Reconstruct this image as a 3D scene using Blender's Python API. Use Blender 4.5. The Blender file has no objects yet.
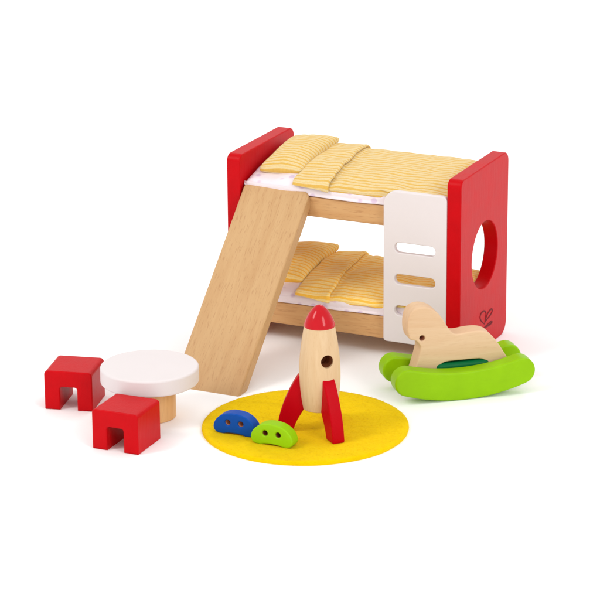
import bpy, bmesh, math, random
from mathutils import Vector, Matrix, noise

random.seed(7)
S = 0.1                      # modelling units (about a centimetre) to scene units
scene = bpy.context.scene
COL = scene.collection
PI = math.pi


# ------------------------------------------------------------------ helpers
def lin(r, g, b):
    def f(c):
        c /= 255.0
        return c / 12.92 if c <= 0.04045 else ((c + 0.055) / 1.055) ** 2.4
    return (f(r), f(g), f(b), 1.0)


def tag(o, label=None, cat=None, group=None, kind=None):
    if label: o['label'] = label
    if cat: o['category'] = cat
    if group: o['group'] = group
    if kind: o['kind'] = kind
    return o


def empty(name, loc, rotz=0.0):
    o = bpy.data.objects.new(name, None)
    COL.objects.link(o)
    o.empty_display_size = 0.05
    o.location = Vector(loc) * S
    o.rotation_euler = (0, 0, rotz)
    return o


def link(name, me, mat, parent=None, weighted=True, angle=40):
    me.name = name
    o = bpy.data.objects.new(name, me)
    COL.objects.link(o)
    me.materials.clear()
    me.materials.append(mat)
    me.polygons.foreach_set('use_smooth', [True] * len(me.polygons))
    if angle:
        me.set_sharp_from_angle(angle=math.radians(angle))
    if weighted:
        w = o.modifiers.new('weighted_normal', 'WEIGHTED_NORMAL')
        w.keep_sharp = True
        w.weight = 80
    if parent is not None:
        o.parent = parent
    return o


def dup(root, dz, label, parent=None):
    c = root.copy()
    COL.objects.link(c)
    if parent is None:
        c.location = root.location + Vector((0, 0, dz * S))
        c['label'] = label
    else:
        c.parent = parent
    for ch in list(root.children):
        dup(ch, 0, None, c)
    return c


def plate(polys, th, bevel, mtx=None, res=3):
    """flat sheet cut to an outline (first polygon) with holes (the others), both faces
    eased by a small round; local x,y = outline, local z = thickness, centred"""
    cu = bpy.data.curves.new('tmp', 'CURVE')
    cu.dimensions = '2D'
    cu.fill_mode = 'BOTH'
    for p in polys:
        sp = cu.splines.new('POLY')
        sp.points.add(len(p) - 1)
        for q, (x, y) in zip(sp.points, p):
            q.co = (x * S, y * S, 0, 1)
        sp.use_cyclic_u = True
    cu.extrude = max((th / 2 - bevel), 0.001) * S
    cu.bevel_depth = bevel * S
    cu.offset = -bevel * S
    cu.bevel_resolution = res
    ob = bpy.data.objects.new('tmp', cu)
    COL.objects.link(ob)
    dg = bpy.context.evaluated_depsgraph_get()
    dg.update()
    me = bpy.data.meshes.new_from_object(ob.evaluated_get(dg))
    bpy.data.objects.remove(ob)
    bpy.data.curves.remove(cu)
    bm = bmesh.new()
    bm.from_mesh(me)
    bmesh.ops.remove_doubles(bm, verts=bm.verts, dist=1e-5)
    bmesh.ops.recalc_face_normals(bm, faces=bm.faces)
    if mtx is not None:
        m = mtx.copy()
        m.translation = m.translation * S
        bm.transform(m)
    bm.to_mesh(me)
    bm.free()
    return me


def basis(xa, ya, za, origin=(0, 0, 0)):
    m = Matrix((Vector(xa), Vector(ya), Vector(za))).transposed().to_4x4()
    m.translation = Vector(origin)
    return m


def rrect(x0, y0, x1, y1, r, n=8):
    """rounded rectangle, r = one radius or (bl, br, tr, tl)"""
    if not isinstance(r, (tuple, list)):
        r = (r,) * 4
    out = []
    for (cx, cy, a, rr) in ((x0 + r[0], y0 + r[0], 180, r[0]), (x1 - r[1], y0 + r[1], 270, r[1]),
                            (x1 - r[2], y1 - r[2], 0, r[2]), (x0 + r[3], y1 - r[3], 90, r[3])):
        for k in range(n + 1):
            t = math.radians(a + 90 * k / n)
            out.append((cx + rr * math.cos(t), cy + rr * math.sin(t)))
    return out


def circle(cx, cy, r, n=64, sy=1.0):
    return [(cx + r * math.cos(2 * PI * k / n), cy + sy * r * math.sin(2 * PI * k / n)) for k in range(n)]


def smooth_loop(pts, n=6, closed=True):
    """Catmull-Rom through the points"""
    out = []
    N = len(pts)
    for i in range(N if closed else N - 1):
        if closed:
            p = [pts[(i + k - 1) % N] for k in range(4)]
        else:
            p = [pts[min(max(i + k - 1, 0), N - 1)] for k in range(4)]
        for k in range(n):
            t = k / n
            out.append(tuple(0.5 * (2 * p[1][d] + (p[2][d] - p[0][d]) * t
                       + (2 * p[0][d] - 5 * p[1][d] + 4 * p[2][d] - p[3][d]) * t * t
                       + (3 * p[1][d] - p[0][d] - 3 * p[2][d] + p[3][d]) * t ** 3) for d in range(len(p[0]))))
    if not closed:
        out.append(tuple(pts[-1]))
    return out


def box(x0, y0, z0, x1, y1, z1, bev=0.1, seg=3):
    bm = bmesh.new()
    bmesh.ops.create_cube(bm, size=1)
    for v in bm.verts:
        v.co = Vector((x0 + (v.co.x + .5) * (x1 - x0), y0 + (v.co.y + .5) * (y1 - y0), z0 + (v.co.z + .5) * (z1 - z0))) * S
    bmesh.ops.bevel(bm, geom=list(bm.edges), offset=bev * S, segments=seg, profile=.5, affect='EDGES')
    me = bpy.data.meshes.new('box')
    bm.to_mesh(me)
    bm.free()
    return me


def lathe(prof, n=72):
    """profile (r, z) turned about z"""
    bm = bmesh.new()
    rings = []
    for r, z in prof:
        if r < 1e-6:
            rings.append([bm.verts.new((0, 0, z * S))])
        else:
            rings.append([bm.verts.new((r * S * math.cos(2 * PI * k / n), r * S * math.sin(2 * PI * k / n), z * S)) for k in range(n)])
    for a, b in zip(rings, rings[1:]):
        for k in range(n):
            j = (k + 1) % n
            if len(a) == 1:
                bm.faces.new((a[0], b[j], b[k]))
            elif len(b) == 1:
                bm.faces.new((a[k], a[j], b[0]))
            else:
                bm.faces.new((a[k], a[j], b[j], b[k]))
    bmesh.ops.recalc_face_normals(bm, faces=bm.faces)
    me = bpy.data.meshes.new('lathe')
    bm.to_mesh(me)
    bm.free()
    return me


def bisected(me, planes, fill=False):
    """copy of the mesh with everything on the positive side of each plane cut away"""
    bm = bmesh.new()
    bm.from_mesh(me)
    for co, no in planes:
        g = bm.verts[:] + bm.edges[:] + bm.faces[:]
        r = bmesh.ops.bisect_plane(bm, geom=g, plane_co=Vector(co) * S, plane_no=Vector(no), clear_outer=True, dist=1e-6)
        if fill:
            ed = [e for e in r['geom_cut'] if isinstance(e, bmesh.types.BMEdge)]
            bmesh.ops.edgeloop_fill(bm, edges=ed)
    bmesh.ops.recalc_face_normals(bm, faces=bm.faces)
    m = bpy.data.meshes.new('cut')
    bm.to_mesh(m)
    bm.free()
    return m


def tube(paths, rad, n=8):
    bm = bmesh.new()
    for path in paths:
        pts = [Vector(p) for p in path]
        rings = []
        for i, p in enumerate(pts):
            d = (pts[min(i + 1, len(pts) - 1)] - pts[max(i - 1, 0)]).normalized()
            a = d.cross(Vector((1, 0, 0))).normalized()
            b = Vector((1, 0, 0))
            rr = rad * (0.45 + 0.55 * math.sin(PI * min(1, max(0.0, i / (len(pts) - 1)))) ** .5)
            rings.append([bm.verts.new((p + a * rr * math.cos(2 * PI * k / n) + b * rr * .6 * math.sin(2 * PI * k / n)) * S) for k in range(n)])
        for u, v in zip(rings, rings[1:]):
            for k in range(n):
                j = (k + 1) % n
                bm.faces.new((u[k], u[j], v[j], v[k]))
        bm.faces.new(rings[0][::-1])
        bm.faces.new(rings[-1])
    bmesh.ops.recalc_face_normals(bm, faces=bm.faces)
    me = bpy.data.meshes.new('tube')
    bm.to_mesh(me)
    bm.free()
    return me


def grid_mesh(fn, nu, nv, closed_v=False, uvfn=None):
    """fn(i/nu, j/nv) -> point; uv map from uvfn"""
    verts, faces, uvs = [], [], []
    for i in range(nu + 1):
        for j in range(nv + (0 if closed_v else 1)):
            verts.append(Vector(fn(i / nu, j / nv)) * S)
    w = nv if closed_v else nv + 1
    for i in range(nu):
        for j in range(nv):
            j2 = (j + 1) % w
            faces.append((i * w + j, (i + 1) * w + j, (i + 1) * w + j2, i * w + j2))
            uvs.append(((i, j), (i + 1, j), (i + 1, j + 1), (i, j + 1)))
    me = bpy.data.meshes.new('grid')
    me.from_pydata(verts, [], faces)
    if uvfn:
        lay = me.uv_layers.new(name='cloth')
        k = 0
        for q in uvs:
            for (i, j) in q:
                lay.data[k].uv = uvfn(i / nu, j / nv)
                k += 1
    return me


# ------------------------------------------------------------------ materials
def nt(name):
    m = bpy.data.materials.new(name)
    m.use_nodes = True
    t = m.node_tree
    b = t.nodes['Principled BSDF']
    return m, t, b


def N(t, typ, **kw):
    n = t.nodes.new(typ)
    for k, v in kw.items():
        if k in n.inputs:
            n.inputs[k].default_value = v
        else:
            setattr(n, k, v)
    return n


def ramp(t, stops):
    r = t.nodes.new('ShaderNodeValToRGB')
    e = r.color_ramp.elements
    while len(e) < len(stops):
        e.new(0.5)
    for el, (p, c) in zip(e, stops):
        el.position = p
        el.color = c
    return r


def mul(c, k):
    return (c[0] * k, c[1] * k, c[2] * k, 1)


def paint(name, col, rough=0.4, spec=0.4, grain=(1, 1, 1), bump=0.12, var=.05):
    """brushed-on lacquer over wood: faint mottling, faint wood grain under the film"""
    m, t, b = nt(name)
    tc = N(t, 'ShaderNodeTexCoord')
    n1 = N(t, 'ShaderNodeTexNoise', Scale=7.0, Detail=4.0, Roughness=.6)
    t.links.new(tc.outputs['Object'], n1.inputs['Vector'])
    r = ramp(t, [(0.3, mul(col, 1 - var)), (0.7, mul(col, 1 + var))])
    t.links.new(n1.outputs['Fac'], r.inputs['Fac'])
    t.links.new(r.outputs['Color'], b.inputs['Base Color'])
    mp = N(t, 'ShaderNodeMapping')
    mp.inputs['Scale'].default_value = grain
    t.links.new(tc.outputs['Object'], mp.inputs['Vector'])
    n2 = N(t, 'ShaderNodeTexNoise', Scale=60.0, Detail=5.0, Roughness=.65)
    t.links.new(mp.outputs['Vector'], n2.inputs['Vector'])
    bp = N(t, 'ShaderNodeBump', Strength=bump, Distance=.004)
    t.links.new(n2.outputs['Fac'], bp.inputs['Height'])
    t.links.new(bp.outputs['Normal'], b.inputs['Normal'])
    rr = N(t, 'ShaderNodeMapRange')
    rr.inputs['To Min'].default_value = rough * .85
    rr.inputs['To Max'].default_value = rough * 1.15
    t.links.new(n1.outputs['Fac'], rr.inputs['Value'])
    t.links.new(rr.outputs['Result'], b.inputs['Roughness'])
    b.inputs['Specular IOR Level'].default_value = spec
    return m


def wood(name, light, mid, dark, grain='X', fleck=0.5, rough=.5):
    m, t, b = nt(name)
    tc = N(t, 'ShaderNodeTexCoord')
    sc_long = {'X': (.10, 1, 1), 'Y': (1, .10, 1), 'Z': (1, 1, .10)}[grain]
    mp = N(t, 'ShaderNodeMapping')
    mp.inputs['Scale'].default_value = sc_long
    t.links.new(tc.outputs['Object'], mp.inputs['Vector'])
    n1 = N(t, 'ShaderNodeTexNoise', Scale=9.0, Detail=6.0, Roughness=.6, Distortion=.4)
    t.links.new(mp.outputs['Vector'], n1.inputs['Vector'])
    r1 = ramp(t, [(0.28, mid), (0.5, light), (0.72, mid)])
    t.links.new(n1.outputs['Fac'], r1.inputs['Fac'])
    n2 = N(t, 'ShaderNodeTexNoise', Scale=42.0, Detail=3.0, Roughness=.5)
    t.links.new(mp.outputs['Vector'], n2.inputs['Vector'])
    f2 = ramp(t, [(0.35, (1, 1, 1, 1)), (0.65, (0, 0, 0, 1))])
    t.links.new(n2.outputs['Fac'], f2.inputs['Fac'])
    mp3 = N(t, 'ShaderNodeMapping')
    mp3.inputs['Scale'].default_value = tuple(1.0 if s == 1 else .10 for s in sc_long)
    t.links.new(tc.outputs['Object'], mp3.inputs['Vector'])
    n3 = N(t, 'ShaderNodeTexNoise', Scale=130.0, Detail=2.0, Roughness=.5)
    t.links.new(mp3.outputs['Vector'], n3.inputs['Vector'])
    f3 = ramp(t, [(0.56, (0, 0, 0, 1)), (0.72, (1, 1, 1, 1))])
    t.links.new(n3.outputs['Fac'], f3.inputs['Fac'])
    mx = N(t, 'ShaderNodeMix', data_type='RGBA')
    k1 = N(t, 'ShaderNodeMath', operation='MULTIPLY')
    k1.inputs[1].default_value = .30
    t.links.new(f2.outputs['Color'], k1.inputs[0])
    t.links.new(k1.outputs[0], mx.inputs['Factor'])
    t.links.new(r1.outputs['Color'], mx.inputs[6])
    mx.inputs[7].default_value = mid
    mx2 = N(t, 'ShaderNodeMix', data_type='RGBA')
    k2 = N(t, 'ShaderNodeMath', operation='MULTIPLY')
    k2.inputs[1].default_value = fleck
    t.links.new(f3.outputs['Color'], k2.inputs[0])
    t.links.new(k2.outputs[0], mx2.inputs['Factor'])
    t.links.new(mx.outputs[2], mx2.inputs[6])
    mx2.inputs[7].default_value = dark
    t.links.new(mx2.outputs[2], b.inputs['Base Color'])
    bp = N(t, 'ShaderNodeBump', Strength=.18, Distance=.004)
    t.links.new(n2.outputs['Fac'], bp.inputs['Height'])
    t.links.new(bp.outputs['Normal'], b.inputs['Normal'])
    b.inputs['Roughness'].default_value = rough
    b.inputs['Specular IOR Level'].default_value = .3
    return m


def striped_cloth(name, ca, cb, cc):
    """woven stripes running along u (period set in v), wrinkles and weave as bump"""
    m, t, b = nt(name)
    uv = N(t, 'ShaderNodeUVMap', uv_map='cloth')
    wob = N(t, 'ShaderNodeTexNoise', Scale=.9, Detail=2.0)
    t.links.new(uv.outputs['UV'], wob.inputs['Vector'])
    sep = N(t, 'ShaderNodeSeparateXYZ')
    t.links.new(uv.outputs['UV'], sep.inputs[0])
    a = N(t, 'ShaderNodeMath', operation='MULTIPLY_ADD')
    t.links.new(wob.outputs['Fac'], a.inputs[0])
    a.inputs[1].default_value = .16
    t.links.new(sep.outputs['Y'], a.inputs[2])
    s = N(t, 'ShaderNodeMath', operation='MULTIPLY')
    t.links.new(a.outputs[0], s.inputs[0])
    s.inputs[1].default_value = 1 / .37
    fr = N(t, 'ShaderNodeMath', operation='FRACT')
    t.links.new(s.outputs[0], fr.inputs[0])
    r = ramp(t, [(0.0, ca), (0.07, cb), (0.40, cb), (0.48, ca), (0.62, ca), (0.67, cc), (0.74, cc), (0.79, ca), (1.0, ca)])
    t.links.new(fr.outputs[0], r.inputs['Fac'])
    fine = N(t, 'ShaderNodeTexNoise', Scale=9.0, Detail=5.0, Roughness=.7)
    t.links.new(uv.outputs['UV'], fine.inputs['Vector'])
    hv = N(t, 'ShaderNodeMapRange')
    hv.inputs['From Min'].default_value = .3
    hv.inputs['From Max'].default_value = .7
    hv.inputs['To Min'].default_value = .86
    hv.inputs['To Max'].default_value = 1.0
    t.links.new(fine.outputs['Fac'], hv.inputs['Value'])
    mx = N(t, 'ShaderNodeMix', data_type='RGBA', blend_type='MULTIPLY')
    mx.inputs['Factor'].default_value = 1.0
    t.links.new(r.outputs['Color'], mx.inputs[6])
    t.links.new(hv.outputs['Result'], mx.inputs[7])
    t.links.new(mx.outputs[2], b.inputs['Base Color'])
    mp = N(t, 'ShaderNodeMapping')
    mp.inputs['Scale'].default_value = (.5, 3, 1)
    t.links.new(uv.outputs['UV'], mp.inputs['Vector'])
    n2 = N(t, 'ShaderNodeTexNoise', Scale=3.0, Detail=6.0, Roughness=.7)
    t.links.new(mp.outputs['Vector'], n2.inputs['Vector'])
    bp = N(t, 'ShaderNodeBump', Strength=.5, Distance=.012)
    t.links.new(n2.outputs['Fac'], bp.inputs['Height'])
    t.links.new(bp.outputs['Normal'], b.inputs['Normal'])
    b.inputs['Roughness'].default_value = .9
    b.inputs['Specular IOR Level'].default_value = .15
    b.inputs['Sheen Weight'].default_value = .15
    return m


def print_cloth(name, base, dot):
    m, t, b = nt(name)
    tc = N(t, 'ShaderNodeTexCoord')
    v = N(t, 'ShaderNodeTexVoronoi', Scale=11.0, Randomness=.55)
    t.links.new(tc.outputs['Object'], v.inputs['Vector'])
    r = ramp(t, [(0.18, dot), (0.30, base)])
    t.links.new(v.outputs['Distance'], r.inputs['Fac'])
    t.links.new(r.outputs['Color'], b.inputs['Base Color'])
    n2 = N(t, 'ShaderNodeTexNoise', Scale=22.0, Detail=5.0, Roughness=.65)
    t.links.new(tc.outputs['Object'], n2.inputs['Vector'])
    bp = N(t, 'ShaderNodeBump', Strength=.4, Distance=.01)
    t.links.new(n2.outputs['Fac'], bp.inputs['Height'])
    t.links.new(bp.outputs['Normal'], b.inputs['Normal'])
    b.inputs['Roughness'].default_value = .9
    b.inputs['Specular IOR Level'].default_value = .15
    return m


def felt(name, col):
    m, t, b = nt(name)
    tc = N(t, 'ShaderNodeTexCoord')
    mp = N(t, 'ShaderNodeMapping')
    mp.inputs['Scale'].default_value = (.45, 1, 1)
    mp.inputs['Rotation'].default_value = (0, 0, .5)
    t.links.new(tc.outputs['Object'], mp.inputs['Vector'])
    n1 = N(t, 'ShaderNodeTexNoise', Scale=9.0, Detail=8.0, Roughness=.75, Distortion=.8)
    t.links.new(mp.outputs['Vector'], n1.inputs['Vector'])
    r = ramp(t, [(0.25, mul(col, .86)), (0.5, col), (0.75, (min(1, col[0] * 1.04), col[1] * 1.06, col[2] * 1.3, 1))])
    t.links.new(n1.outputs['Fac'], r.inputs['Fac'])
    t.links.new(r.outputs['Color'], b.inputs['Base Color'])
    n2 = N(t, 'ShaderNodeTexNoise', Scale=75.0, Detail=6.0, Roughness=.8)
    t.links.new(tc.outputs['Object'], n2.inputs['Vector'])
    ad = N(t, 'ShaderNodeMath', operation='ADD')
    t.links.new(n1.outputs['Fac'], ad.inputs[0])
    t.links.new(n2.outputs['Fac'], ad.inputs[1])
    bp = N(t, 'ShaderNodeBump', Strength=.55, Distance=.010)
    t.links.new(ad.outputs[0], bp.inputs['Height'])
    t.links.new(bp.outputs['Normal'], b.inputs['Normal'])
    b.inputs['Roughness'].default_value = .95
    b.inputs['Specular IOR Level'].default_value = .03
    b.inputs['Sheen Weight'].default_value = .03
    return m


RED = paint('red_lacquer', lin(188, 1, 12), rough=.36, spec=.10, grain=(1, 1, .1), bump=.3)
RED_GLOSS = paint('glossy_red_lacquer', lin(186, 4, 22), rough=.13, spec=.3, bump=.02)
RED_FIN = paint('fin_red_lacquer', lin(180, 2, 18), rough=.34, spec=.06)
WHITE = paint('white_lacquer', lin(218, 210, 210), rough=.5, spec=.3, bump=.05, var=.008)
GREEN = paint('lime_lacquer', lin(137, 185, 2), rough=.38, spec=.14, grain=(.1, 1, 1), bump=.22)
DARK_GREEN = paint('belly_dark_green', lin(0, 96, 52), rough=.4, spec=.1)
ALIEN_GREEN = paint('alien_green_lacquer', lin(142, 194, 10), rough=.4, spec=.14)
ALIEN_BLUE = paint('alien_blue_lacquer', lin(4, 72, 160), rough=.4, spec=.12)
BEECH_X = wood('beech_along_x', lin(205, 161, 110), lin(192, 141, 89), lin(145, 91, 50), 'X', .35)
BEECH_Y = wood('beech_along_ramp', lin(198, 160, 113), lin(188, 146, 99), lin(159, 111, 68), 'Y', .5)
BEECH_Z = wood('beech_upright', lin(222, 178, 122), lin(208, 158, 102), lin(170, 118, 72), 'Z', .25)
MAPLE_X = wood('maple_along_x', lin(216, 184, 148), lin(208, 171, 133), lin(178, 137, 97), 'X', .2)
MAPLE_Z = wood('maple_upright', lin(213, 183, 144), lin(204, 169, 127), lin(178, 136, 95), 'Z', .2)
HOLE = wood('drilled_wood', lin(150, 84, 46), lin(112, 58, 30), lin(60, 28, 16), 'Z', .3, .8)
EYE_BLUE = wood('pale_drilled_wood', lin(206, 150, 120), lin(176, 112, 84), lin(90, 46, 30), 'Z', .3, .8)
STRIPE = striped_cloth('yellow_striped_cotton', lin(229, 206, 153), lin(222, 178, 86), lin(228, 196, 128))
STRIPE_LOW_BOUNCE = striped_cloth('yellow_cotton_bounce_tint', lin(255, 228, 152), lin(252, 196, 76), lin(254, 212, 116))  # same striped cotton, bounced light between the bunks put into its colour
TICKING = print_cloth('white_printed_cotton', lin(232, 221, 226), lin(212, 192, 212))
FELT = felt('yellow_felt', lin(235, 197, 2))
INK = paint('burnt_mark', lin(112, 8, 20), rough=.6, spec=.2)

# ------------------------------------------------------------------ setting: a white sweep to stand on
m, t, b = nt('white_studio_paper')
tc = N(t, 'ShaderNodeTexCoord')
n1 = N(t, 'ShaderNodeTexNoise', Scale=3.0, Detail=3.0)
t.links.new(tc.outputs['Object'], n1.inputs['Vector'])
r = ramp(t, [(0.3, (.965, .967, .97, 1)), (0.7, (.975, .977, .98, 1))])
t.links.new(n1.outputs['Fac'], r.inputs['Fac'])
t.links.new(r.outputs['Color'], b.inputs['Base Color'])
b.inputs['Roughness'].default_value = .8
b.inputs['Specular IOR Level'].default_value = .1
bm = bmesh.new()
bmesh.ops.create_grid(bm, x_segments=8, y_segments=8, size=90)
me = bpy.data.meshes.new('floor')
bm.to_mesh(me)
bm.free()
fl = link('floor', me, m, weighted=False, angle=None)
tag(fl, kind='structure')

# ------------------------------------------------------------------ bunk bed
L, D, H, T = 18.0, 9.1, 13.65, 1.05
bed = tag(empty('bunk_bed', (0, 0, 0)), 'wooden toy bunk bed with red end panels, two plank bases and a white ladder', 'bunk bed')
XZ = lambda y: basis((1, 0, 0), (0, 0, 1), (0, -1, 0), (0, y, 0))       # outline in x,z; thickness along y
YZ = lambda x: basis((0, 1, 0), (0, 0, 1), (1, 0, 0), (x, 0, 0))        # outline in y,z; thickness along x
end_outline = rrect(0, 0, D, H, (.5, .95, .75, .55))
end_hole = circle(4.64, 7.1, 2.46)[::-1]
head = link('headboard', plate([end_outline, end_hole], T, .08, YZ(T / 2)), RED, bed)
foot = link('footboard', plate([end_outline, end_hole], T, .08, YZ(L - T / 2)), RED, bed)
tag(foot, 'red end panel with a round hole and a small heart-shaped mark')


def logo(px):    # sketch points of the mark turned into the plane of the panel
    return [(L + .0, 5.02 + (x - 258) * .0137, 2.2 - (y - 330) * .00617 - (x - 258) * .0040) for x, y in px]


strokes = [smooth_loop([(238, 395), (200, 365), (172, 318), (184, 268), (214, 240), (244, 240), (256, 268), (246, 320), (238, 395)], 6, False),
           smooth_loop([(238, 395), (252, 345), (272, 285), (308, 232), (338, 214), (346, 238), (322, 284), (280, 330), (252, 362)], 6, False),
           smooth_loop([(228, 442), (262, 418), (300, 388), (336, 366), (344, 376), (318, 402), (276, 424), (240, 436)], 6, False)]
link('emblem', tube([logo(s) for s in strokes], .072), INK, foot, weighted=False)
Z_UP, Z_LOW = 11.1, 2.95
bu = link('bed_base', box(T + .003, .42, 9.66, L - T - .003, D - .25, Z_UP, .09), BEECH_X, bed)
bl = link('bed_base', box(T + .003, .42, 1.32, L - T - .003, D - .25, Z_LOW, .09), BEECH_X, bed)
slots = [rrect(13.02, z - .37, 16.1, z + .37, .36)[::-1] for z in (8.33, 6.02, 3.71)]
link('ladder', plate([rrect(12.17, 1.32, L - T - .004, 12.4, (.25, .12, .35, 1.0))] + slots, .42, .07, XZ(.21)), WHITE, bed)

# ------------------------------------------------------------------ bedding (built on the upper base, copied to the lower)
SEED = 0


def sample(pts, t):
    k = t * (len(pts) - 1)
    i = min(int(k), len(pts) - 2)
    f = k - i
    return tuple(pts[i][d] * (1 - f) + pts[i + 1][d] * f for d in range(len(pts[0])))


def nz(x, y, z=0.0, s=1.0):
    return noise.noise(Vector((x * s + SEED * 3.7, y * s - SEED * 2.3, z + SEED * 1.9)))


def bedding(ZB, which, cloth, pillow_label):
    prof_m = [(.50, .03), (.36, .30), (.36, .62), (.55, .95), (1.2, 1.18), (2.5, 1.48), (5, 1.72), (7.2, 1.82), (8.3, 1.5), (8.62, .8), (8.4, .06), (6.0, .03), (3.0, .03)]


    loop_m = smooth_loop(prof_m, 8)
    mx0, mx1 = T + .08, L - T - .08


    def mat_pt(u, v):
        y, z = loop_m[int(round(v * len(loop_m))) % len(loop_m)]
        x = mx0 + (mx1 - mx0) * u
        e = min(1, min(u, 1 - u) / .05)              # closed, rounded ends
        e = math.sqrt(max(0, 1 - (1 - e) ** 2))
        cy, cz = 4.5, .55
        sc = .0 + 1.0 * (e * .35 + .65) if e > 0 else 0
        puff = .07 * math.sin(x * 1.15 + SEED) + .09 * nz(x, y, 3, .6)
        yy = cy + (y - cy) * (.97 + .03 * e)
        zz = cz + (z - cz) * (.35 + .65 * e) if z > .05 else z
        if z > .05 and z < 1.1 and y < 1:
            yy += puff
            k = max(0, min(1, (x - 11.2) / .9))
            yy += (max(yy, .46) - yy) * k
        if z > .2: zz += .05 * nz(x, y, 9, .9)
        if z > .6 and x > 5: zz -= .16 * min(1, (x - 5) / .8) * min(1, (z - .6) / .5)
        if z > .6: zz -= .28 * max(0, min(1, (5.4 - x) / 2.2)) * max(0, 1 - max(0, y - 1.2) / 4)
        return (x, yy, ZB + max(.02, zz))


    nu = 90
    me = grid_mesh(mat_pt, nu, len(loop_m), closed_v=True)
    bm = bmesh.new()
    bm.from_mesh(me)
    bm.verts.ensure_lookup_table()
    w = len(loop_m)
    bm.faces.new([bm.verts[j] for j in range(w)])
    bm.faces.new([bm.verts[nu * w + j] for j in range(w)][::-1])
    bmesh.ops.recalc_face_normals(bm, faces=bm.faces)
    bm.to_mesh(me)
    bm.free()
    mat_up = link('mattress', me, TICKING, weighted=False, angle=60)
    tag(mat_up, 'white printed mattress on the %s bunk, under the %s striped blanket' % (which, which), 'mattress', 'bunk mattresses')

    prof_b = smooth_loop([(.30, .60), (.28, .82), (.50, 1.08), (1.2, 1.33), (2.5, 1.63), (5, 1.89), (7.1, 2.0), (8.35, 1.68), (8.78, 1.0), (8.80, .6)], 8, False)
    arc = [0.0]
    for a_, b_ in zip(prof_b, prof_b[1:]):
        arc.append(arc[-1] + math.hypot(b_[0] - a_[0], b_[1] - a_[1]))
    bx0, bx1 = 5.2 + .12 * SEED, L - T - .06


    def wr(x, y):
        """soft wrinkles, mostly lengthwise"""
        return .09 * nz(x * .35, y * 1.1, 1.7) + .055 * nz(x * .9, y * 2.0, 5.1) + .08 * nz(x * .8, y * .5, 8.2)


    def hem(x):
        return .30 * max(0, 1 - (x - 5.2) / 3.5) + .06 * nz(x, 0, 2, .8)


    def blk_pt(u, v):
        x = bx0 + (bx1 - bx0) * u
        y, z = sample(prof_b, v)
        if v < .12: z += hem(x) * (1 - v / .12)
        y2 = y + (.05 * nz(x, z, 4, 1.1) if v < .25 else 0)
        if v < .2:
            k = max(0, min(1, (x - 10.9) / 1.2))
            y2 += (max(y2, .47) - y2) * k * k * (3 - 2 * k)
        up = wr(x, y) * min(1, v * 6)
        up -= .10 * math.exp(-((x - 7.95) / .3) ** 2) * min(1, v * 5)       # dip beside the fold
        end = max(0, (x - 15.6) / 1.4)
        up -= .22 * end * end
        x += .06 * nz(0, y, 6, .8) * (1 - u)
        return (x, y2, ZB + z + up)


    def blk_uv(u, v):
        k = v * (len(prof_b) - 1)
        i = min(int(k), len(prof_b) - 2)
        return (bx0 + (bx1 - bx0) * u, arc[i] + (arc[i + 1] - arc[i]) * (k - i))


    me = grid_mesh(blk_pt, 130, 110, uvfn=blk_uv)
    blanket = link('blanket', me, cloth, weighted=False, angle=None)
    so = blanket.modifiers.new('thickness', 'SOLIDIFY')
    so.thickness = .07 * S
    so.offset = -1
    tag(blanket, 'yellow striped blanket with folded top edge on the %s bunk' % which, 'blanket', 'striped blankets')

    fx0, fx1 = 5.08 + .12 * SEED, 7.75 + .1 * SEED
    fold_prof = [(0.0, .055), (.06, .11), (.2, .13), (.6, .15), (.85, .20), (.95, .22), (1.0, .17), (1.015, .08), (.985, .0)]


    def fold_pt(u, v):
        s, lift = sample(fold_prof, u)
        y, z = sample(prof_b, v)
        edge = fx1 + .10 - (.045 + .03 * SEED) * y + .09 * nz(0, y, 12, .6)
        x = fx0 + (edge - fx0) * s + .05 * nz(s, y, 6, .8) * (1 - s)
        if v < .12: z += hem(x) * (1 - v / .12) - .05
        # push out along the local normal of the drape
        y2, z2 = sample(prof_b, min(1, v + .02))
        y1, z1 = sample(prof_b, max(0, v - .02))
        d = Vector((y2 - y1, z2 - z1)).normalized()
        n = Vector((-d.y, d.x))
        return (x, y + n.x * lift + (.05 * nz(x, z, 4, 1.1) if v < .25 else 0), ZB + z + n.y * lift + wr(x, y) * min(1, v * 6))


    def fold_uv(u, v):
        s, _ = sample(fold_prof, u)
        return (fx0 + (fx1 - fx0) * s, blk_uv(0, v)[1] + .13)


    me = grid_mesh(fold_pt, 60, 110, uvfn=fold_uv)
    fo = link('folded_edge', me, cloth, blanket, weighted=False, angle=None)
    so = fo.modifiers.new('thickness', 'SOLIDIFY')
    so.thickness = .05 * S
    so.offset = -1


    def pillow(name):
        FL, FR, BR, BL = Vector((1.78, 1.2, ZB + 1.22)), Vector((5.2, 1.5, ZB + 1.30)), Vector((5.42, 8.1, ZB + 2.32)), Vector((2.0, 6.7, ZB + 2.42))
        n = 48
        bm = bmesh.new()
        lay = bm.loops.layers.uv.new('cloth')
        nrm = ((FR - FL).cross(BL - FL)).normalized()

        def pt(i, j, side):
            u, v = i / n, j / n
            a, c = 2 * u - 1, 2 * v - 1
            pu = a * (1 - .10 * (1 - c * c))
            pv = c * (1 - .05 * (1 - a * a))
            uu, vv = (pu + 1) / 2, (pv + 1) / 2
            k = 1 - .08 * (a * a * c * c) ** 4
            uu, vv = .5 + (uu - .5) * k, .5 + (vv - .5) * k
            p = FL * (1 - uu) * (1 - vv) + FR * uu * (1 - vv) + BR * uu * vv + BL * (1 - uu) * vv
            th = (max(0, (1 - a ** 2) * (1 - c ** 2))) ** .40
            th *= .86 if side > 0 else .66
            th += (.05 * nz(u * 4, v * 4, side + 2) + .03 * nz(u * 9, v * 7, 4)) * min(1, 6 * (1 - max(abs(a), abs(c))))
            return p + nrm * th * side
        top = [[bm.verts.new(pt(i, j, 1) * S) for j in range(n + 1)] for i in range(n + 1)]
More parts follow.
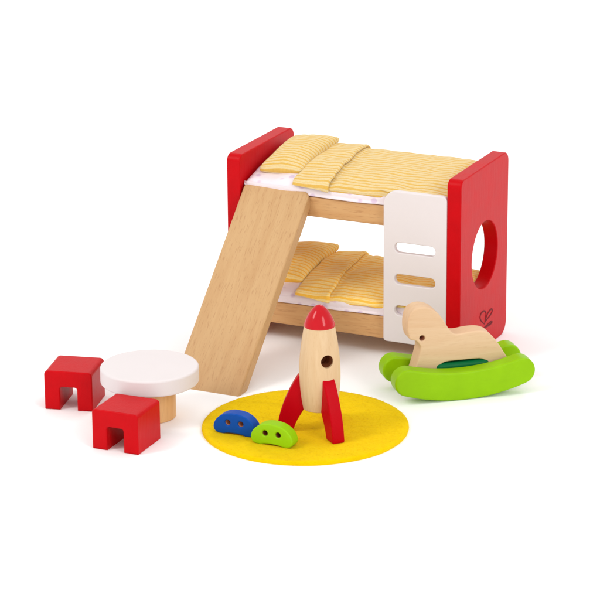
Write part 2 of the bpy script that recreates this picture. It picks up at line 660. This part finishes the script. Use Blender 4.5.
        bot = [[top[i][j] if i in (0, n) or j in (0, n) else bm.verts.new(pt(i, j, -1) * S) for j in range(n + 1)] for i in range(n + 1)]
        for sd in (top, bot):
            for i in range(n):
                for j in range(n):
                    q = [(i, j), (i + 1, j), (i + 1, j + 1), (i, j + 1)]
                    if sd is bot: q = q[::-1]
                    f = bm.faces.new([sd[a][c] for a, c in q])
                    for lp, (a, c) in zip(f.loops, q):
                        lp[lay].uv = (a / n * 3.3 + 20, c / n * 6.9)
        bmesh.ops.recalc_face_normals(bm, faces=bm.faces)
        me = bpy.data.meshes.new(name)
        bm.to_mesh(me)
        bm.free()
        return me


    pil = link('pillow', pillow('pillow'), cloth, weighted=False, angle=70)
    tag(pil, pillow_label, 'pillow', 'striped pillows')


bedding(Z_UP, 'upper', STRIPE, 'yellow striped pillow at the head of the upper bunk')
SEED = 1
bedding(Z_LOW, 'lower', STRIPE_LOW_BOUNCE, 'yellow striped pillow on the lower bunk, half hidden behind the ramp')

# ------------------------------------------------------------------ ramp leaning on the upper base
A0, TOP = Vector((0, -11.25, 0)), Vector((0, .405, 11.5))
dv = (TOP - A0)
LEN = dv.length
dv.normalize()
ramp_o = empty('ramp', (3.78, -11.25, 0))
bpy.data.objects.remove(ramp_o)
W = 5.15
back = Vector((0, dv.z, -dv.y))              # from the sliding face towards the underside
th = .95
loc = plate([rrect(-W / 2, -2.5, W / 2, LEN, (.1, .1, .5, .2))], th, .13)
# local x = width, local y = along the ramp, local z = up from the underside
RM = basis((1, 0, 0), dv, -back, (0, 0, 0))
ang = math.atan2(dv.z, dv.y)
inv = RM.inverted()
mid = Vector((3.775, 0, 0)) + A0 + back * th / 2
def to_local(p): return inv @ (Vector(p) - mid)
def to_dir(n): return (inv.to_3x3() @ Vector(n))
me = bisected(loc, [(to_local((0, 0, .002)), to_dir((0, 0, -1))), (to_local((0, .405, 0)), to_dir((0, 1, 0)))], fill=True)
ro = link('ramp', me, BEECH_Y)
ro.matrix_world = Matrix.Translation(mid * S) @ RM
tag(ro, 'plain beech plank ramp leaning from the floor to the upper bunk', 'ramp')

# ------------------------------------------------------------------ table
tb = tag(empty('round_table', (2.59, -16.95, 0)), 'round white toy table on a thick wooden pedestal beside two red stools', 'table')
R_, zt, tt = 3.28, 3.6, 1.14
pr_ = [(0, zt - tt)]
pr_ += [(R_ - .14 + .14 * math.sin(a * PI / 12), zt - tt + .14 - .14 * math.cos(a * PI / 12)) for a in range(7)]
pr_ += [(R_ - .16 + .16 * math.cos(a * PI / 12), zt - .16 + .16 * math.sin(a * PI / 12)) for a in range(7)]
pr_ += [(R_ * .5, zt), (0, zt)]
link('tabletop', lathe(pr_, 128), WHITE, tb)
pp = [(0, 0), (1.6, 0), (1.66, .02), (1.7, .06), (1.7, 2.3), (1.7, zt - tt - .003), (0, zt - tt - .003)]
link('pedestal', lathe(pp, 96), BEECH_Z, tb)

# ------------------------------------------------------------------ stools
SW, SD, SH, OW, OH = 3.32, 3.28, 2.74, 1.2, 1.62


def stool(loc, rz, label):
    o = tag(empty('stool', loc, rz), label, 'stool', 'red toy stools')
    out = rrect(-SW / 2, 0, SW / 2, SH, (.06, .06, .28, .28), 6)
    # the doorway-shaped opening runs down to the floor, with small rounds at its head
    i0 = 7
    foot_r = [(OW / 2, 0.0)]
    arch = [(-OW / 2, 0.0), (-OW / 2, OH - .16), (-OW / 2 + .05, OH - .05), (-OW / 2 + .16, OH), (OW / 2 - .16, OH), (OW / 2 - .05, OH - .05), (OW / 2, OH - .16), (OW / 2, 0.0)]
    poly = out[:i0] + arch + out[i0:]
    full = plate([poly], SD, .1, basis((1, 0, 0), (0, 0, 1), (0, -1, 0), (0, 0, 0)))
    zc = OH + .02
    link('seat', bisected(full, [((0, 0, zc), (0, 0, -1))]), RED, o, weighted=True)
    link('leg', bisected(full, [((0, 0, zc), (0, 0, 1)), ((0, 0, 0), (1, 0, 0))]), RED, o)
    link('leg', bisected(full, [((0, 0, zc), (0, 0, 1)), ((0, 0, 0), (-1, 0, 0))]), RED, o)
    return o


c, s = math.cos(math.radians(14)), math.sin(math.radians(14))
stool((-4.54 + c * SW / 2 - s * SD / 2, -18.67 + s * SW / 2 + c * SD / 2, 0), math.radians(14), 'red arched stool behind the table, farther left of the two')
stool((1.92 + SW / 2, -23.74 + SD / 2, 0), math.radians(1.5), 'red arched stool in front of the round white table, nearer of the two')

# ------------------------------------------------------------------ rug
rg = []
NR = 160
rugR = 6.83
bm = bmesh.new()
rings = []
for (rr, z) in ((0, .30), (2.5, .30), (4.5, .30), (6.0, .30), (6.6, .295), (6.76, .27), (6.82, .2), (6.83, .1), (6.80, .0)):
    ring = []
    for k in range(NR):
        a = 2 * PI * k / NR
        wob = 1 + .006 * nz(math.cos(a) * 2, math.sin(a) * 2, 3) + .002 * nz(math.cos(a) * 14, math.sin(a) * 14, 5)
        ring.append(bm.verts.new(Vector((rr * wob * math.cos(a), rr * wob * math.sin(a), z)) * S) if rr else None)
    if rr == 0:
        cv = bm.verts.new((0, 0, z * S))
        ring = [cv] * NR
    rings.append(ring)
for i in range(len(rings) - 1):
    for k in range(NR):
        j = (k + 1) % NR
        if i == 0:
            bm.faces.new((rings[0][0], rings[1][k], rings[1][j]))
        else:
            bm.faces.new((rings[i][k], rings[i + 1][k], rings[i + 1][j], rings[i][j]))
bm.faces.new(rings[-1][::-1])
bmesh.ops.recalc_face_normals(bm, faces=bm.faces)
for k in range(3600):                      # short loose fibres of the felt
    a = random.uniform(0, 2 * PI)
    rim = k % 5 == 0
    rr = 6.79 if rim else 6.75 * math.sqrt(random.random())
    z = random.uniform(.03, .28) if rim else .298
    p = Vector((rr * math.cos(a), rr * math.sin(a), z))
    b_ = random.uniform(0, 2 * PI)
    d = Vector((math.cos(b_), math.sin(b_), random.uniform(.05, .35))) * random.uniform(.06, .2)
    if rim:
        d = Vector((math.cos(a + random.uniform(-1.2, 1.2)), math.sin(a + random.uniform(-1.2, 1.2)), random.uniform(-.4, .5))) * random.uniform(.05, .14)
    sd = d.cross(Vector((0, 0, 1))).normalized() * .008
    q = p + d * .5 + Vector((0, 0, .02))
    e = p + d
    if not rim: e.z = max(.303, e.z - .02)
    v_ = [bm.verts.new(t_ * S) for t_ in (p - sd, p + sd, q + sd, q - sd, e)]
    bm.faces.new((v_[0], v_[1], v_[2], v_[3]))
    bm.faces.new((v_[3], v_[2], v_[4]))
me = bpy.data.meshes.new('rug')
bm.to_mesh(me)
bm.free()
rug = link('rug', me, FELT, weighted=False, angle=50)
rug.location = Vector((13.03, -14.85, 0)) * S
tag(rug, 'round yellow felt rug under the toy rocket', 'rug')
ZR = .303

# ------------------------------------------------------------------ rocket
AZ = math.radians(23.8)
rk = tag(empty('toy_rocket', (14.39, -15.5, ZR)), 'wooden toy rocket with red nose and fins standing on the yellow rug', 'toy rocket')
bp_ = smooth_loop([(1.13, 1.62), (1.24, 2.3), (1.335, 3.2), (1.36, 4.0), (1.31, 5.0), (1.2, 6.0), (1.06, 6.9), (1.0, 7.22)], 6, False)
body_prof = [(0, 1.55), (.95, 1.55), (1.08, 1.57)] + bp_ + [(0, 7.22)]
body_me = lathe(body_prof, 96)
ph_ang = math.radians(-66) + AZ
# drill the porthole: a cutter used once, its result applied to the mesh
pdv = Vector((math.cos(ph_ang), math.sin(ph_ang), 0))
PZ, PR = 5.15, .43


def cyl_mesh(p, d, r, length, n=40, inner_only=False):
    a = d.cross(Vector((0, 0, 1))).normalized()
    b = a.cross(d).normalized()
    bm = bmesh.new()
    r0 = [bm.verts.new((p + a * r * math.cos(2 * PI * k / n) + b * r * math.sin(2 * PI * k / n)) * S) for k in range(n)]
    r1 = [bm.verts.new((p + d * length + a * r * math.cos(2 * PI * k / n) + b * r * math.sin(2 * PI * k / n)) * S) for k in range(n)]
    for k in range(n):
        j = (k + 1) % n
        bm.faces.new((r0[k], r0[j], r1[j], r1[k]))
    bm.faces.new(r0[::-1])
    if not inner_only:
        bm.faces.new(r1)
    bmesh.ops.recalc_face_normals(bm, faces=bm.faces)
    me = bpy.data.meshes.new('cyl')
    bm.to_mesh(me)
    bm.free()
    return me


def drill(me, cutters):
    ob = bpy.data.objects.new('tmp', me)
    COL.objects.link(ob)
    cs = []
    for cm in cutters:
        co = bpy.data.objects.new('tmpc', cm)
        COL.objects.link(co)
        cs.append(co)
        md = ob.modifiers.new('b', 'BOOLEAN')
        md.object = co
        md.operation = 'DIFFERENCE'
        md.solver = 'EXACT'
    dg = bpy.context.evaluated_depsgraph_get()
    dg.update()
    out = bpy.data.meshes.new_from_object(ob.evaluated_get(dg))
    for o in cs + [ob]:
        bpy.data.objects.remove(o)
    return out


body_me = drill(body_me, [cyl_mesh(pdv * .1 + Vector((0, 0, PZ)), pdv, PR, 2)])
link('body', body_me, MAPLE_Z, rk, weighted=False, angle=35)
lin_me = cyl_mesh(pdv * .11 + Vector((0, 0, PZ)), pdv, PR - .004, 1.02, inner_only=True)
link('porthole', lin_me, HOLE, rk, weighted=False, angle=35)
nose_prof = [(0, 7.223), (1.0, 7.223)] + [(1.02, 7.27)] + smooth_loop([(1.02, 7.30), (.94, 7.58), (.77, 7.95), (.57, 8.26), (.37, 8.48), (.2, 8.61)], 6, False) + [(.09, 8.655), (0, 8.67)]
link('nose', lathe(nose_prof, 80), RED_GLOSS, rk, weighted=False, angle=50)
fin_out = smooth_loop([(1.15, 4.05), (1.5, 3.7), (1.95, 2.9), (2.35, 2.0), (2.66, 1.0), (2.8, .12)], 5, False) + [(2.78, .02), (2.72, 0), (1.85, 0), (1.77, .03)] + \
    smooth_loop([(1.73, .1), (1.5, .72), (1.2, 1.25), (.95, 1.7)], 5, False) + [(.85, 2.4), (.9, 3.6)]
for th_ in (177, -63, 71):
    a = math.radians(th_) + AZ
    rd = Vector((math.cos(a), math.sin(a), 0))
    me = plate([fin_out[::-1]], .86, .1, basis(rd, (0, 0, 1), rd.cross(Vector((0, 0, 1)))))
    link('fin', me, RED_FIN, rk)

# ------------------------------------------------------------------ aliens
al_half = [(0.7, 0.0), (1.08, 0.0), (1.34, .08), (1.49, .28), (1.5, .54), (1.36, .88), (1.07, 1.17), (.7, 1.37), (.3, 1.46), (0, 1.475)]


def alien(loc, rz, mat, eye_mat, label):
    o = tag(empty('toy_alien', loc, rz), label, 'toy alien', 'bean-shaped toy aliens')
    right = smooth_loop(al_half[1:], 5, False)
    notch = [(0.0, .10), (.28, .095), (.52, .072), (.68, .035), (.76, 0)]
    outline = notch + right + [(-x, y) for x, y in right[::-1][1:]] + [(-x, y) for x, y in notch[::-1][:-1]]
    eyes = [circle(ex, .80, .185, 28)[::-1] for ex in (-.47, .47)]
    F = basis((1, 0, 0), (0, 0, 1), (0, -1, 0))
    link('body', plate([outline] + eyes, .9, .09, F), mat, o)
    for ex in (-.47, .47):
        me = cyl_mesh(Vector((ex, .30, .80)), Vector((0, -1, 0)), .178, .66, 28, inner_only=True)
        link('eye', me, eye_mat, o, weighted=False, angle=35)
    # bare wood lining of the mouth notch
    path = [(-x, y) for x, y in notch[::-1]] + notch[1:]
    bm = bmesh.new()
    f_ = [bm.verts.new(Vector((x * .97, -.36, y - .012 if y > 0 else .003)) * S) for x, y in path]
    g_ = [bm.verts.new(Vector((x * .97, .36, y - .012 if y > 0 else .003)) * S) for x, y in path]
    for k in range(len(path) - 1):
        bm.faces.new((f_[k], f_[k + 1], g_[k + 1], g_[k]))
    me = bpy.data.meshes.new('mouth')
    bm.to_mesh(me)
    bm.free()
    link('mouth', me, eye_mat, o, weighted=False)
    return o


alien((9.65, -18.2, ZR), math.radians(1), ALIEN_BLUE, EYE_BLUE, 'blue bean-shaped toy alien with two eye holes, on the yellow rug')
alien((12.74, -18.98, ZR), math.radians(-1), ALIEN_GREEN, HOLE, 'green bean-shaped toy alien with two eye holes, on the yellow rug')

# ------------------------------------------------------------------ rocking horse
TH = math.radians(40)
TILT = math.radians(.7)
hn = Vector((math.sin(TH), -math.cos(TH), 0))      # towards the viewer's side
P0 = Vector((20.60, -5.70, 0))
hc = P0 - hn * 2.05                                 # middle of the toy
hr = tag(empty('rocking_horse', hc, TH), 'small pale wooden rocking horse on two lime green rockers in front of the bunk bed', 'rocking horse')
RT, HT, OFF = 1.2, 1.4, 1.45
arcR = 13.6
cl = []
rk_out = []
nseg = 36
a1 = math.asin(4.06 / arcR)
zc_ = 1.0 + arcR
for k in range(nseg + 1):
    a = -a1 + 2 * a1 * k / nseg
    hw = 1.0 - .06 * (a / a1) ** 2
    rk_out.append(((arcR + hw) * math.sin(a), zc_ - (arcR + hw) * math.cos(a)))
ce = (arcR * math.sin(a1), zc_ - arcR * math.cos(a1))
for k in range(1, 14):
    a = -PI / 2 + a1 + PI * k / 14
    rk_out.append((ce[0] + .94 * math.cos(a), ce[1] + .94 * math.sin(a)))
for k in range(nseg + 1):
    a = a1 - 2 * a1 * k / nseg
    hw = 1.0 - .06 * (a / a1) ** 2
    rk_out.append(((arcR - hw) * math.sin(a), zc_ - (arcR - hw) * math.cos(a)))
for k in range(1, 14):
    a = PI / 2 - a1 + PI * k / 14
    rk_out.append((-ce[0] + .94 * math.cos(a), ce[1] + .94 * math.sin(a)))
def rock(pts):   # the toy stands rocked a touch towards its head
    c_, s_ = math.cos(TILT), math.sin(TILT)
    return [(c_ * x - s_ * (z - zc_), zc_ + s_ * x + c_ * (z - zc_)) for x, z in pts]


rk_out = rock([(x - 14.6 * 0, z) for x, z in rk_out])
HB = lambda y: basis((1, 0, 0), (0, 0, 1), (0, -1, 0), (0, y, 0))
for sy in (-OFF, OFF):
    link('rocker', plate([rk_out], RT, .14, HB(sy)), GREEN, hr)
horse = [(-3.3, 4.35), (-3.42, 4.9), (-3.4, 5.5), (-3.28, 5.98), (-2.95, 6.36), (-2.5, 6.48), (-2.05, 6.43), (-1.6, 6.22), (-1.18, 5.83), (-.86, 5.36), (-.6, 4.9), (-.38, 4.55), (-.1, 4.34),
         (.3, 4.3), (.95, 4.37), (1.7, 4.35), (2.22, 4.2), (2.58, 3.92), (2.98, 3.4), (3.34, 2.82), (3.84, 1.93), (4.08, 1.3), (4.0, .98),
         (3.4, .9), (2.75, .98), (2.58, 1.3), (2.42, 1.74), (2.18, 2.12), (1.8, 2.33), (1.3, 2.38), (.2, 2.40), (-.7, 2.39), (-1.12, 2.2), (-1.46, 1.8), (-1.75, 1.3), (-1.95, .98),
         (-2.4, .9), (-3.1, .98), (-3.2, 1.25), (-2.98, 1.91), (-2.68, 2.85), (-2.52, 3.55), (-2.64, 3.88), (-2.80, 4.08), (-2.98, 4.17), (-3.16, 4.22)]
horse = smooth_loop(rock([(x - .26, z) for x, z in horse]), 5)
(HX, HZ), = rock([(-2.66, 4.27)])
hb = link('body', plate([horse, circle(HX, HZ, .19, 28)[::-1]], HT, .10, HB(0)), MAPLE_X, hr)
me = cyl_mesh(Vector((HX, .6, HZ)), Vector((0, -1, 0)), .184, 1.2, 28, inner_only=True)
link('bridle_hole', me, EYE_BLUE, hb, weighted=False, angle=35)
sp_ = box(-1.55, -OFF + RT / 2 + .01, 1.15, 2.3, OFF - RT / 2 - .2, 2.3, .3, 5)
so_ = link('belly_block', sp_, DARK_GREEN, hr)  # dark green block filling the arch under the belly
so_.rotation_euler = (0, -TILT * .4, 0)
for ex in (-2.4, 3.1):
    me = cyl_mesh(Vector((ex, -1.3, 1.55)), Vector((0, 1, 0)), .28, 2.6, 24)
    link('dowel', me, MAPLE_Z, hr, weighted=False, angle=35)

# ------------------------------------------------------------------ light
wd = bpy.data.worlds.new('World')
scene.world = wd
wd.use_nodes = True
bg = wd.node_tree.nodes['Background']
bg.inputs['Color'].default_value = (1.0, .995, .985, 1)
bg.inputs['Strength'].default_value = .93


def softbox(name, loc, target, size, radiance, col=(1, 1, 1)):
    ld = bpy.data.lights.new(name, 'AREA')
    ld.shape = 'RECTANGLE'
    ld.size, ld.size_y = size
    ld.energy = radiance * PI * size[0] * size[1]
    ld.color = col
    o = bpy.data.objects.new(name, ld)
    COL.objects.link(o)
    o.location = loc
    d = Vector(target) - Vector(loc)
    o.rotation_euler = d.to_track_quat('-Z', 'Y').to_euler()
    return o


softbox('softbox_key', (-13, -17, 20), (1.0, -1, 0), (7, 12), 10.0, (1, .985, .965))
softbox('softbox_back', (3, 16, 20), (1, 0, 0), (9, 8), 5.0, (1, 1, 1))
softbox('softbox_fill', (22, -12, 13), (1, -1, 0), (7, 12), 7.5, (1, .99, .98))

# ------------------------------------------------------------------ camera
az, el, dist, fpx, u0, v0 = .4160, .3060, 200.0, 2776.345, 364.947, 269.925
fw = Vector((-math.sin(az) * math.cos(el), math.cos(az) * math.cos(el), -math.sin(el)))
rt = Vector((math.cos(az), math.sin(az), 0))
up = rt.cross(fw)
cam = bpy.data.cameras.new('camera')
co = bpy.data.objects.new('camera', cam)
COL.objects.link(co)
mw = basis(rt, up, -fw, (0, 0, 0))
mw.translation = (Vector((9, 4, 5)) - fw * dist) * S
co.matrix_world = mw
cam.sensor_width = 36
cam.lens = fpx / 600 * 36
cam.shift_x = (300 - u0) / 600
cam.shift_y = (v0 - 300) / 600
cam.clip_start = .1
cam.clip_end = 500
scene.camera = co

scene.view_settings.view_transform = 'Standard'
scene.view_settings.look = 'None'
scene.view_settings.exposure = 0
scene.view_settings.gamma = 1
scene.cycles.max_bounces = 10
scene.cycles.diffuse_bounces = 6
